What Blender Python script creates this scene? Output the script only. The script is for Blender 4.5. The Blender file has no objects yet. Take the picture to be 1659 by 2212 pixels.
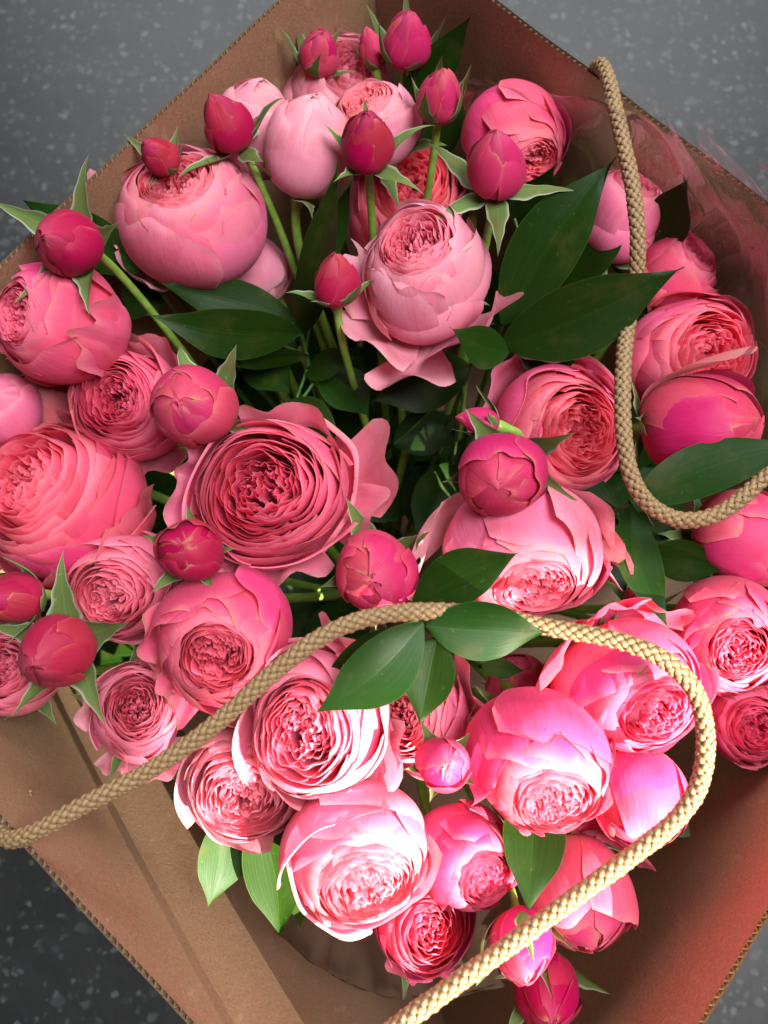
import bpy, math, random
import numpy as np
from mathutils import Vector, Matrix

# ------------------------------------------------------------------ camera, light, exposure
S = bpy.context.scene
COL = S.collection
FPX, TH, CAMH, RIM = 1800.0, math.radians(13.0), 0.64, 0.30      # focal length in px of a 1659 x 2212 picture
CX, CY = 829.5, 1106.0
CAM = np.array([0.0, 0.0, CAMH])
cam = bpy.data.objects.new('camera', bpy.data.cameras.new('camera'))
COL.objects.link(cam)
cam.location = CAM
cam.rotation_euler = (TH, 0, 0)
cam.data.sensor_fit = 'HORIZONTAL'
cam.data.sensor_width = 36.0
cam.data.lens = 36.0 * FPX / 1659.0
cam.data.clip_start = 0.01
cam.data.clip_end = 50
cam.data.dof.use_dof = True
cam.data.dof.focus_distance = 0.365
cam.data.dof.aperture_fstop = 11.5
S.camera = cam

c_, s_ = math.cos(TH), math.sin(TH)
RIGHT = np.array([1.0, 0, 0]); UP = np.array([0, c_, s_]); FWD = np.array([0, s_, -c_])


def ray(px, py):
    return RIGHT * (px - CX) / FPX - UP * (py - CY) / FPX + FWD      # unit depth


def P(px, py, z):
    d = ray(px, py)
    return CAM + d * (z - CAMH) / d[2]


def depth(p):
    return float(np.dot(np.asarray(p) - CAM, FWD))


world = bpy.data.worlds.new('World')
S.world = world
world.use_nodes = True
world.node_tree.nodes['Background'].inputs[0].default_value = (0.93, 0.96, 1.0, 1)
world.node_tree.nodes['Background'].inputs[1].default_value = 0.05


def lamp(name, kind, loc, target, energy, color, **kw):
    l = bpy.data.lights.new(name, kind)
    l.energy = energy
    l.color = color
    for k, v in kw.items():
        setattr(l, k, v)
    o = bpy.data.objects.new(name, l)
    COL.objects.link(o)
    o.location = loc
    o.rotation_euler = (Vector(target) - Vector(loc)).to_track_quat('-Z', 'Y').to_euler()
    return o


# added overhead key for the heads; daylight window beyond the top of the picture
lamp('overhead_key', 'AREA', (0.55, 0.05, 1.95), (0, 0.05, 0.25), 58, (0.98, 0.985, 1.0), shape='RECTANGLE', size=0.8, size_y=0.8)
lamp('far_window_light', 'AREA', (0.15, 2.4, 2.1), (0.1, 0.3, 0.1), 66, (0.93, 0.97, 1.0), shape='RECTANGLE', size=3.0, size_y=1.1)
# hard shaft of sunlight from the lower right, falling on the front of the bouquet only
SUN_T = P(1650, 2345, 0.28)
SUN_D = np.array([0.60, -0.52, 0.62]); SUN_D /= np.linalg.norm(SUN_D)
lamp('sun_shaft', 'SPOT', SUN_T + SUN_D * 14.0, SUN_T, 88000, (1.0, 0.92, 0.80), shadow_soft_size=0.022,
     spot_size=2 * math.atan(0.157 / 14.0), spot_blend=0.04)

S.view_settings.view_transform = 'Standard'
S.view_settings.look = 'None'
S.view_settings.exposure = 0.0
S.view_settings.gamma = 1.0
S.render.engine = 'CYCLES'
S.cycles.max_bounces = 10
S.cycles.diffuse_bounces = 8
S.cycles.transmission_bounces = 6
S.cycles.transparent_max_bounces = 12
S.cycles.sample_clamp_indirect = 6


# ------------------------------------------------------------------ material helpers
def new_mat(name):
    m = bpy.data.materials.new(name)
    m.use_nodes = True
    nt = m.node_tree
    nt.nodes.clear()
    out = nt.nodes.new('ShaderNodeOutputMaterial')
    return m, nt, out


def N(nt, t, **kw):
    n = nt.nodes.new(t)
    for k, v in kw.items():
        if isinstance(v, bpy.types.NodeSocket):
            nt.links.new(v, n.inputs[k.replace('_', ' ')])
        elif k in n.inputs or k.replace('_', ' ') in n.inputs:
            n.inputs[k.replace('_', ' ')].default_value = v
        else:
            setattr(n, k, v)
    return n


def L(nt, a, b):
    nt.links.new(a, b)


def math_(nt, op, a, b=None, c=None, clamp=False):
    n = nt.nodes.new('ShaderNodeMath')
    n.operation = op
    n.use_clamp = clamp
    for i, v in enumerate((a, b, c)):
        if v is None:
            continue
        if isinstance(v, bpy.types.NodeSocket):
            nt.links.new(v, n.inputs[i])
        else:
            n.inputs[i].default_value = v
    return n.outputs[0]


def mapr(nt, val, a, b, c, d):
    n = nt.nodes.new('ShaderNodeMapRange')
    n.interpolation_type = 'SMOOTHSTEP'
    nt.links.new(val, n.inputs[0])
    for i, v in enumerate((a, b, c, d)):
        n.inputs[i + 1].default_value = v
    return n.outputs[0]


def mixc(nt, fac, a, b, blend='MIX'):
    n = nt.nodes.new('ShaderNodeMix')
    n.data_type = 'RGBA'
    n.blend_type = blend
    for sock, v in ((n.inputs[0], fac), (n.inputs[6], a), (n.inputs[7], b)):
        if isinstance(v, bpy.types.NodeSocket):
            nt.links.new(v, sock)
        else:
            sock.default_value = v if not isinstance(v, tuple) else (*v, 1)[:4]
    return n.outputs[2]


def scaled(nt, vec, sc):
    n = nt.nodes.new('ShaderNodeMapping')
    nt.links.new(vec, n.inputs[0])
    n.inputs['Scale'].default_value = sc
    return n.outputs[0]


def noise(nt, vec, scale, detail=3.0, rough=0.55):
    n = nt.nodes.new('ShaderNodeTexNoise')
    nt.links.new(vec, n.inputs['Vector'])
    n.inputs['Scale'].default_value = scale
    n.inputs['Detail'].default_value = detail
    n.inputs['Roughness'].default_value = rough
    return n.outputs[0]


def petal_material(name, base, edge, foot, trans=0.3, worn=0.5, blot=1.0):
    m, nt, out = new_mat(name)
    tc = nt.nodes.new('ShaderNodeTexCoord')
    uv = tc.outputs['UV']
    sep = N(nt, 'ShaderNodeSeparateXYZ', Vector=uv)
    u, v = sep.outputs[0], sep.outputs[1]
    au = math_(nt, 'ABSOLUTE', math_(nt, 'MULTIPLY_ADD', u, 2.0, -1.0))
    oi = nt.nodes.new('ShaderNodeObjectInfo')
    big = noise(nt, tc.outputs['Object'], 55, 3)
    vein = noise(nt, scaled(nt, uv, (26, 2.2, 1)), 1.0, 4, 0.6)
    # margin paler, slightly irregular
    vm = math_(nt, 'ADD', v, math_(nt, 'MULTIPLY_ADD', big, 0.20, -0.10))
    e1 = mapr(nt, vm, 0.80, 1.0, 0, 1)
    e2 = mapr(nt, au, 0.86, 1.0, 0, 0.6)
    ef = math_(nt, 'MAXIMUM', e1, e2)
    col = mixc(nt, math_(nt, 'MULTIPLY', ef, 0.55), base, edge)
    f1 = mapr(nt, v, 0.02, 0.36, 1, 0)
    col = mixc(nt, math_(nt, 'MULTIPLY', f1, 0.75), col, foot)
    darker = tuple(x * y for x, y in zip(base, (0.82, 0.52, 0.52)))
    col = mixc(nt, mapr(nt, big, 0.46, 0.72, 0, 0.55 * blot), col, darker)
    col = mixc(nt, mapr(nt, vein, 0.52, 0.72, 0, 0.22 * blot), col, darker)
    # per petal variation
    hv = nt.nodes.new('ShaderNodeHueSaturation')
    L(nt, col, hv.inputs['Color'])
    L(nt, math_(nt, 'MULTIPLY_ADD', oi.outputs['Random'], 0.018, 0.493), hv.inputs['Hue'])
    L(nt, math_(nt, 'MULTIPLY_ADD', oi.outputs['Random'], -0.08, 1.04), hv.inputs['Saturation'])
    L(nt, math_(nt, 'MULTIPLY_ADD', oi.outputs['Random'], 0.08, 0.96), hv.inputs['Value'])
    col = hv.outputs[0]
    # weathered brownish margin and rare bruises
    wn = noise(nt, tc.outputs['Object'], 130, 4, 0.6)
    rim = math_(nt, 'MAXIMUM', mapr(nt, v, 0.925, 1.0, 0, 1), mapr(nt, au, 0.95, 1.0, 0, 0.6))
    wf = math_(nt, 'MULTIPLY', rim, mapr(nt, wn, 0.47, 0.64, 0, worn * 1.5))
    col = mixc(nt, wf, col, (0.48, 0.24, 0.12))
    bn = noise(nt, tc.outputs['Object'], 38, 5, 0.7)
    col = mixc(nt, mapr(nt, bn, 0.69, 0.76, 0, worn * 0.8), col, (0.50, 0.28, 0.10))
    fine = noise(nt, scaled(nt, uv, (60, 9, 1)), 1.0, 3)
    cr = noise(nt, tc.outputs['Object'], 240, 3)
    h = math_(nt, 'ADD', math_(nt, 'MULTIPLY', vein, 1.0), math_(nt, 'ADD', math_(nt, 'MULTIPLY', fine, 0.35), math_(nt, 'MULTIPLY', cr, 0.30)))
    bump = N(nt, 'ShaderNodeBump', Strength=0.30, Distance=0.0011, Height=h)
    p = nt.nodes.new('ShaderNodeBsdfPrincipled')
    L(nt, col, p.inputs['Base Color'])
    p.inputs['Roughness'].default_value = 0.52
    p.inputs['Specular IOR Level'].default_value = 0.18
    p.inputs['Sheen Weight'].default_value = 0.04
    p.inputs['Sheen Roughness'].default_value = 0.4
    L(nt, bump.outputs[0], p.inputs['Normal'])
    t = nt.nodes.new('ShaderNodeBsdfTranslucent')
    L(nt, col, t.inputs['Color'])
    L(nt, bump.outputs[0], t.inputs['Normal'])
    mx = nt.nodes.new('ShaderNodeMixShader')
    mx.inputs[0].default_value = trans
    L(nt, p.outputs[0], mx.inputs[1]); L(nt, t.outputs[0], mx.inputs[2])
    L(nt, mx.outputs[0], out.inputs[0])
    return m


def leaf_material(name, base, vein_c, rough=0.36, trans=0.12, blotch=(0.10, 0.07, 0.02), bl=0.25, margin=None):
    m, nt, out = new_mat(name)
    tc = nt.nodes.new('ShaderNodeTexCoord')
    uv = tc.outputs['UV']
    sep = N(nt, 'ShaderNodeSeparateXYZ', Vector=uv)
    u, v = sep.outputs[0], sep.outputs[1]
    au = math_(nt, 'ABSOLUTE', math_(nt, 'MULTIPLY_ADD', u, 2.0, -1.0))
    oi = nt.nodes.new('ShaderNodeObjectInfo')
    lines = noise(nt, scaled(nt, uv, (34, 0.9, 1)), 1.0, 3, 0.6)
    big = noise(nt, tc.outputs['Object'], 60, 4)
    mid = mapr(nt, au, 0.0, 0.05, 1, 0)
    col = mixc(nt, mapr(nt, lines, 0.45, 0.7, 0, 0.45), base, vein_c)
    col = mixc(nt, math_(nt, 'MULTIPLY', mid, 0.5), col, vein_c)
    col = mixc(nt, mapr(nt, big, 0.5, 0.75, 0, bl), col, blotch)
    col = mixc(nt, mapr(nt, noise(nt, tc.outputs['Object'], 420, 2), 0.66, 0.76, 0, 0.35), col, tuple(min(1, x * 3 + 0.02) for x in base))
    if margin:
        col = mixc(nt, mapr(nt, au, 0.70, 0.97, 0, 0.8), col, margin)
    else:
        col = mixc(nt, mapr(nt, au, 0.965, 1.0, 0, 0.6), col, tuple(min(1, x * 2.2) for x in vein_c))
    hv = nt.nodes.new('ShaderNodeHueSaturation')
    L(nt, col, hv.inputs['Color'])
    L(nt, math_(nt, 'MULTIPLY_ADD', oi.outputs['Random'], 0.03, 0.485), hv.inputs['Hue'])
    L(nt, math_(nt, 'MULTIPLY_ADD', oi.outputs['Random'], 0.35, 0.82), hv.inputs['Value'])
    col = hv.outputs[0]
    h = math_(nt, 'ADD', math_(nt, 'MULTIPLY', lines, 1.0), math_(nt, 'ADD', math_(nt, 'MULTIPLY', mid, -0.8), math_(nt, 'MULTIPLY', noise(nt, tc.outputs['Object'], 300, 3), 0.4)))
    bump = N(nt, 'ShaderNodeBump', Strength=0.16, Distance=0.0007, Height=h)
    p = nt.nodes.new('ShaderNodeBsdfPrincipled')
    L(nt, col, p.inputs['Base Color'])
    L(nt, math_(nt, 'MULTIPLY_ADD', big, 0.25, rough - 0.12), p.inputs['Roughness'])
    p.inputs['Specular IOR Level'].default_value = 0.14
    L(nt, bump.outputs[0], p.inputs['Normal'])
    t = nt.nodes.new('ShaderNodeBsdfTranslucent')
    L(nt, mixc(nt, 0.5, col, (0.07, 0.15, 0.01)), t.inputs['Color'])
    mx = nt.nodes.new('ShaderNodeMixShader')
    mx.inputs[0].default_value = trans
    L(nt, p.outputs[0], mx.inputs[1]); L(nt, t.outputs[0], mx.inputs[2])
    L(nt, mx.outputs[0], out.inputs[0])
    return m


def simple_material(name, base, var, scale, rough, bump_s=0.2, bump_d=0.0005, aniso=(1, 1, 1)):
    m, nt, out = new_mat(name)
    tc = nt.nodes.new('ShaderNodeTexCoord')
    vec = scaled(nt, tc.outputs['Object'], aniso)
    n1 = noise(nt, vec, scale, 4, 0.6)
    col = mixc(nt, mapr(nt, n1, 0.35, 0.68, 0, 1), base, var)
    bump = N(nt, 'ShaderNodeBump', Strength=bump_s, Distance=bump_d, Height=noise(nt, vec, scale * 2.5, 3))
    p = nt.nodes.new('ShaderNodeBsdfPrincipled')
    L(nt, col, p.inputs['Base Color'])
    p.inputs['Roughness'].default_value = rough
    L(nt, bump.outputs[0], p.inputs['Normal'])
    L(nt, p.outputs[0], out.inputs[0])
    return m


def kraft_material():
    m, nt, out = new_mat('kraft_board')
    tc = nt.nodes.new('ShaderNodeTexCoord')
    ob = tc.outputs['Object']
    big = noise(nt, ob, 14, 4)
    fib = noise(nt, scaled(nt, ob, (1, 1, 3.2)), 620, 4, 0.65)
    fib2 = noise(nt, scaled(nt, ob, (1, 1, 0.5)), 300, 3, 0.6)
    col = mixc(nt, mapr(nt, fib, 0.3, 0.72, 0, 1), (0.215, 0.116, 0.064), (0.380, 0.228, 0.134))
    col = mixc(nt, mapr(nt, big, 0.35, 0.7, 0, 0.35), col, (0.25, 0.145, 0.08))
    col = mixc(nt, mapr(nt, noise(nt, ob, 330, 3, 0.7), 0.70, 0.76, 0, 0.75), col, (0.09, 0.05, 0.03))
    col = mixc(nt, mapr(nt, noise(nt, scaled(nt, ob, (1, 1, 0.35)), 95, 4, 0.65), 0.60, 0.72, 0, 0.45), col, (0.46, 0.31, 0.19))
    col = mixc(nt, mapr(nt, noise(nt, scaled(nt, ob, (1.0, 1.3, 0.9)), 410, 2, 0.7), 0.715, 0.76, 0, 0.6), col, (0.62, 0.46, 0.32))
    h = math_(nt, 'ADD', fib, math_(nt, 'MULTIPLY', fib2, 0.6))
    bump = N(nt, 'ShaderNodeBump', Strength=0.35, Distance=0.0006, Height=h)
    p = nt.nodes.new('ShaderNodeBsdfPrincipled')
    L(nt, col, p.inputs['Base Color'])
    p.inputs['Roughness'].default_value = 0.62
    p.inputs['Specular IOR Level'].default_value = 0.35
    L(nt, bump.outputs[0], p.inputs['Normal'])
    L(nt, p.outputs[0], out.inputs[0])
    return m


def rope_material():
    m, nt, out = new_mat('rope_yarn')
    tc = nt.nodes.new('ShaderNodeTexCoord')
    uv = tc.outputs['UV']
    fil = noise(nt, scaled(nt, uv, (16, 700, 1)), 1.0, 3, 0.6)
    fil2 = noise(nt, scaled(nt, uv, (22, 40, 1)), 1.0, 2)
    oi = nt.nodes.new('ShaderNodeObjectInfo')
    col = mixc(nt, mapr(nt, fil2, 0.35, 0.68, 0, 1), (0.21, 0.124, 0.053), (0.31, 0.195, 0.092))
    col = mixc(nt, mapr(nt, oi.outputs['Random'], 0, 1, 0, 0.25), col, (0.20, 0.12, 0.053))
    bump = N(nt, 'ShaderNodeBump', Strength=0.6, Distance=0.0004, Height=fil2)
    p = nt.nodes.new('ShaderNodeBsdfPrincipled')
    L(nt, col, p.inputs['Base Color'])
    p.inputs['Roughness'].default_value = 0.42
    p.inputs['Specular IOR Level'].default_value = 0.5
    L(nt, bump.outputs[0], p.inputs['Normal'])
    L(nt, p.outputs[0], out.inputs[0])
    return m


def floor_material():
    m, nt, out = new_mat('speckled_vinyl')
    tc = nt.nodes.new('ShaderNodeTexCoord')
    ob = tc.outputs['Object']
    wob = nt.nodes.new('ShaderNodeVectorMath'); wob.operation = 'ADD'
    L(nt, ob, wob.inputs[0])
    nz = nt.nodes.new('ShaderNodeTexNoise'); nz.inputs['Scale'].default_value = 120
    L(nt, ob, nz.inputs['Vector'])
    sc = nt.nodes.new('ShaderNodeVectorMath'); sc.operation = 'SCALE'; sc.inputs['Scale'].default_value = 0.010
    L(nt, nz.outputs['Color'], sc.inputs[0]); L(nt, sc.outputs[0], wob.inputs[1])
    col = mixc(nt, mapr(nt, noise(nt, ob, 26, 4), 0.3, 0.7, 0, 1), (0.0075, 0.0078, 0.008), (0.013, 0.0133, 0.0136))
    for scale, thr, c, keep in ((105, 0.40, (0.075, 0.092, 0.090), 0.62), (170, 0.40, (0.060, 0.070, 0.062), 0.6), (64, 0.34, (0.040, 0.048, 0.050), 0.5)):
        vo = nt.nodes.new('ShaderNodeTexVoronoi')
        vo.inputs['Scale'].default_value = scale
        L(nt, wob.outputs[0], vo.inputs['Vector'])
        sepc = nt.nodes.new('ShaderNodeSeparateColor')
        L(nt, vo.outputs['Color'], sepc.inputs[0])
        pick = math_(nt, 'GREATER_THAN', sepc.outputs[0], keep)
        f = math_(nt, 'MULTIPLY', math_(nt, 'MULTIPLY', mapr(nt, vo.outputs['Distance'], thr * 0.55, thr, 1, 0), pick), math_(nt, 'MULTIPLY_ADD', sepc.outputs[1], 0.7, 0.2))
        col = mixc(nt, f, col, c)
    p = nt.nodes.new('ShaderNodeBsdfPrincipled')
    L(nt, col, p.inputs['Base Color'])
    p.inputs['Roughness'].default_value = 0.44
    p.inputs['Specular IOR Level'].default_value = 0.62
    bump = N(nt, 'ShaderNodeBump', Strength=0.2, Distance=0.0008, Height=noise(nt, ob, 90, 4))
    L(nt, bump.outputs[0], p.inputs['Normal'])
    L(nt, p.outputs[0], out.inputs[0])
    return m


def film_material():
    m, nt, out = new_mat('clear_film')
    tc = nt.nodes.new('ShaderNodeTexCoord')
    uv = tc.outputs['UV']
    n1 = noise(nt, scaled(nt, uv, (7, 2.2, 1)), 1.0, 2)
    bump = N(nt, 'ShaderNodeBump', Strength=0.25, Distance=0.006, Height=n1)
    fr = nt.nodes.new('ShaderNodeFresnel'); fr.inputs['IOR'].default_value = 1.50
    L(nt, bump.outputs[0], fr.inputs['Normal'])
    tr = nt.nodes.new('ShaderNodeBsdfTransparent'); tr.inputs[0].default_value = (0.97, 0.955, 0.96, 1)
    gl = nt.nodes.new('ShaderNodeBsdfGlossy'); gl.inputs['Roughness'].default_value = 0.03
    gl.inputs['Color'].default_value = (1, 1, 1, 1)
    L(nt, bump.outputs[0], gl.inputs['Normal'])
    mx = nt.nodes.new('ShaderNodeMixShader')
    L(nt, math_(nt, 'MULTIPLY', fr.outputs[0], 1.7, clamp=True), mx.inputs[0])
    L(nt, tr.outputs[0], mx.inputs[1]); L(nt, gl.outputs[0], mx.inputs[2])
    L(nt, mx.outputs[0], out.inputs[0])
    return m


TONES = {   # petal, margin, foot
    'pale':  ((0.840, 0.320, 0.425), (0.880, 0.512, 0.553), (0.860, 0.512, 0.524)),
    'light': ((0.840, 0.208, 0.347), (0.860, 0.384, 0.446), (0.840, 0.384, 0.407)),
    'mid':   ((0.830, 0.132, 0.266), (0.860, 0.304, 0.369), (0.820, 0.288, 0.330)),
    'rose':  ((0.770, 0.080, 0.208), (0.820, 0.240, 0.313), (0.740, 0.160, 0.206)),
    'deep':  ((0.600, 0.040, 0.132), (0.680, 0.112, 0.183), (0.600, 0.080, 0.134)),
    'bud':   ((0.450, 0.015, 0.069), (0.540, 0.048, 0.097), (0.560, 0.128, 0.126)),
    'dusty': ((0.640, 0.152, 0.196), (0.660, 0.272, 0.272), (0.600, 0.224, 0.175)),
}
MP = {k: petal_material('petal_' + k, *v) for k, v in TONES.items()}
MH = {k: petal_material('heart_' + k, v, e, f, trans=0.48, worn=0.08, blot=0.3) for k, (v, e, f) in {
    'pale':  ((0.954, 0.310, 0.432), (0.960, 0.548, 0.619), (0.954, 0.265, 0.366)),
    'light': ((0.954, 0.238, 0.373), (0.960, 0.477, 0.557), (0.954, 0.195, 0.308)),
    'mid':   ((0.954, 0.172, 0.308), (0.960, 0.398, 0.485), (0.933, 0.137, 0.258)),
    'rose':  ((0.933, 0.142, 0.282), (0.960, 0.371, 0.465), (0.890, 0.106, 0.229)),
    'deep':  ((0.700, 0.080, 0.197), (0.806, 0.195, 0.295), (0.636, 0.062, 0.150)),
    'bud':   ((0.572, 0.040, 0.124), (0.657, 0.106, 0.190), (0.488, 0.035, 0.098)),
    'dusty': ((0.742, 0.159, 0.266), (0.784, 0.300, 0.357), (0.636, 0.106, 0.166)),
}.items()}
M_SEPAL = leaf_material('sepal_green', (0.115, 0.175, 0.045), (0.19, 0.26, 0.10), 0.6, 0.2, (0.20, 0.08, 0.05), 0.4, margin=(0.42, 0.46, 0.33))
M_STEM = simple_material('rose_stem_green', (0.16, 0.30, 0.035), (0.24, 0.38, 0.07), 160, 0.42)
M_DSTEM = simple_material('sprig_stem_green', (0.03, 0.085, 0.02), (0.05, 0.12, 0.03), 160, 0.4)
M_LEAF = leaf_material('ruscus_leaf', (0.0085, 0.029, 0.0022), (0.014, 0.044, 0.004), 0.42, 0.10)
M_LEAF2 = leaf_material('ruscus_leaf_bright', (0.014, 0.036, 0.002), (0.022, 0.050, 0.004), 0.5, 0.07)
M_KRAFT = kraft_material()
M_ROPE = rope_material()
M_FLOOR = floor_material()
M_FILM = film_material()
M_FLUTE = simple_material('flute_paper', (0.36, 0.24, 0.14), (0.50, 0.36, 0.23), 500, 0.75)


# ------------------------------------------------------------------ mesh helpers
def grid_faces(nu, nv, off=0, closed_u=False):
    f = []
    for j in range(nv - 1):
        for i in range(nu if closed_u else nu - 1):
            a = j * nu + i
            b = j * nu + (i + 1) % nu
            f.append((off + a, off + b, off + b + nu, off + a + nu))
    return f


class MB:
    """collects grids (verts nv x nu x 3) into one mesh"""
    def __init__(self):
        self.v, self.f, self.uv, self.n = [], [], [], 0

    def grid(self, pts, uv=None, closed_u=False):
        nv, nu = pts.shape[:2]
        self.v.append(pts.reshape(-1, 3))
        if uv is None:
            uu, vv = np.meshgrid(np.linspace(0, 1, nu), np.linspace(0, 1, nv))
            uv = np.stack([uu, vv], -1)
        self.uv.append(uv.reshape(-1, 2))
        self.f += grid_faces(nu, nv, self.n, closed_u)
        self.n += nu * nv
        return self

    def build(self, name, mat, parent=None, origin=None):
        v = np.concatenate(self.v)
        if origin is not None:
            v = v - np.asarray(origin)
        me = bpy.data.meshes.new(name)
        me.from_pydata(v.tolist(), [], self.f)
        uvl = me.uv_layers.new(name='UVMap')
        idx = np.empty(len(me.loops), dtype=np.int32)
        me.loops.foreach_get('vertex_index', idx)
        uvl.data.foreach_set('uv', np.concatenate(self.uv)[idx].astype(np.float32).ravel())
        me.polygons.foreach_set('use_smooth', np.ones(len(me.polygons), dtype=bool))
        me.materials.append(mat)
        o = bpy.data.objects.new(name, me)
        COL.objects.link(o)
        if parent is not None:
            o.parent = parent
        return o


def tag(o, label, cat, group=None, kind=None):
    o['label'] = label
    o['category'] = cat
    if group:
        o['group'] = group
    if kind:
        o['kind'] = kind
    return o


def empty(name, loc):
    o = bpy.data.objects.new(name, None)
    COL.objects.link(o)
    o.location = loc
    o.empty_display_size = 0.01
    return o


def bez(p0, p1, p2, p3, t):
    t = np.asarray(t)[..., None]
    return (1 - t) ** 3 * p0 + 3 * (1 - t) ** 2 * t * p1 + 3 * (1 - t) * t ** 2 * p2 + t ** 3 * p3


def bez1(p, t):
    return (1 - t) ** 3 * p[0] + 3 * (1 - t) ** 2 * t * p[1] + 3 * (1 - t) * t ** 2 * p[2] + t ** 3 * p[3]


def frames(path):
    tan = np.gradient(path, axis=0)
    tan /= np.linalg.norm(tan, axis=1)[:, None]
    n = np.cross(tan[0], (0.3, 0.2, 0.93)); n /= np.linalg.norm(n)
    ns, bs = [], []
    for t in tan:
        n = n - t * np.dot(n, t); n /= np.linalg.norm(n)
        ns.append(n); bs.append(np.cross(t, n))
    return tan, np.array(ns), np.array(bs)


def tube(path, rad, k=8):
    path = np.asarray(path, float)
    rad = np.broadcast_to(np.asarray(rad, float), (len(path),))
    _, n, b = frames(path)
    a = np.linspace(0, 2 * math.pi, k, endpoint=False)
    return path[:, None, :] + rad[:, None, None] * (np.cos(a)[None, :, None] * n[:, None, :] + np.sin(a)[None, :, None] * b[:, None, :])


def catmull(pts, per=24):
    pts = np.asarray(pts, float)
    p = np.vstack([2 * pts[0] - pts[1], pts, 2 * pts[-1] - pts[-2]])
    out = []
    for i in range(1, len(p) - 2):
        a, b, c, d = p[i - 1:i + 3]
        # centripetal
        t0 = 0; t1 = t0 + np.linalg.norm(b - a) ** .5; t2 = t1 + np.linalg.norm(c - b) ** .5; t3 = t2 + np.linalg.norm(d - c) ** .5
        t = np.linspace(t1, t2, per, endpoint=False)[:, None]
        A1 = (t1 - t) / (t1 - t0) * a + (t - t0) / (t1 - t0) * b
        A2 = (t2 - t) / (t2 - t1) * b + (t - t1) / (t2 - t1) * c
        A3 = (t3 - t) / (t3 - t2) * c + (t - t2) / (t3 - t2) * d
        B1 = (t2 - t) / (t2 - t0) * A1 + (t - t0) / (t2 - t0) * A2
        B2 = (t3 - t) / (t3 - t1) * A2 + (t - t1) / (t3 - t1) * A3
        out.append((t2 - t) / (t2 - t1) * B1 + (t - t1) / (t2 - t1) * B2)
    out.append(pts[-1:])
    return np.concatenate(out)


def resample(path, step):
    d = np.concatenate([[0], np.cumsum(np.linalg.norm(np.diff(path, axis=0), axis=1))])
    n = max(2, int(d[-1] / step))
    s = np.linspace(0, d[-1], n)
    return np.stack([np.interp(s, d, path[:, i]) for i in range(3)], 1), s


# ------------------------------------------------------------------ floor and bag
fl = MB().grid(np.array([[[-4, -4, 0], [4, -4, 0]], [[-4, 4, 0], [4, 4, 0]]], float)).build('floor', M_FLOOR)
fl['kind'] = 'structure'

CORN = [P(808, -184, RIM), P(-575, 1132, RIM), P(1078, 2908, RIM), P(2286, 917, RIM)]      # top, left, bottom, right
BC = sum(CORN) / 4
BOT = [np.array([*(BC + (c - BC) * 0.93)[:2], 0.003]) for c in CORN]
bag = empty('cardboard_bag', (BC[0], BC[1], 0))
tag(bag, 'open square kraft corrugated cardboard bag holding the rose bouquet', 'bag')
TH_W = 0.0021
for k in range(4):
    a, b = CORN[k], CORN[(k + 1) % 4]
    a0, b0 = BOT[k], BOT[(k + 1) % 4]
    nrm = np.cross(b - a, a0 - a); nrm /= np.linalg.norm(nrm)
    if np.dot(nrm, BC - a) > 0:
        nrm = -nrm
    nx, nz = 60, 24
    s = np.linspace(0, 1, nx)[None, :, None]; h = np.linspace(0, 1, nz)[:, None, None]
    base = (a0 * (1 - s) + b0 * s) * (1 - h) + (a * (1 - s) + b * s) * h
    bow = (np.sin(math.pi * s) * np.sin(math.pi * np.clip(h, 0, 1) * 0.92) * 0.004)
    base = base + nrm * bow
    wob = 0.0004 * np.sin(s * 37 + k) * h ** 6
    base = base + np.array([0, 0, 1.0]) * wob
    wall = MB().grid(base).build('wall', M_KRAFT, bag, (BC[0], BC[1], 0))
    MB().grid(base + nrm * TH_W).build('outer_liner', M_KRAFT, wall, (BC[0], BC[1], 0))
    ln = np.linalg.norm(b - a)
    cols = int(ln / 0.0034) * 8
    sc = np.linspace(0.002, 0.998, cols)
    i0 = np.interp(sc, np.linspace(0, 1, nx), np.arange(nx))
    ii = np.clip(i0.astype(int), 0, nx - 2); fr = (i0 - ii)[None, :, None]
    fb = base[:, ii] * (1 - fr) + base[:, ii + 1] * fr
    fb = fb.copy()
    fb[-1] -= np.array([0, 0, 0.0003])
    off = TH_W * (0.5 + 0.44 * np.sin(sc * ln / 0.0034 * 2 * math.pi))
    MB().grid(fb + nrm * off[None, :, None]).build('flute', M_FLUTE, wall, (BC[0], BC[1], 0))
bq = np.array([[BOT[0], BOT[1]], [BOT[3], BOT[2]]]) - np.array([BC[0], BC[1], 0])
MB().grid(bq).build('base_panel', M_KRAFT, bag)


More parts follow.
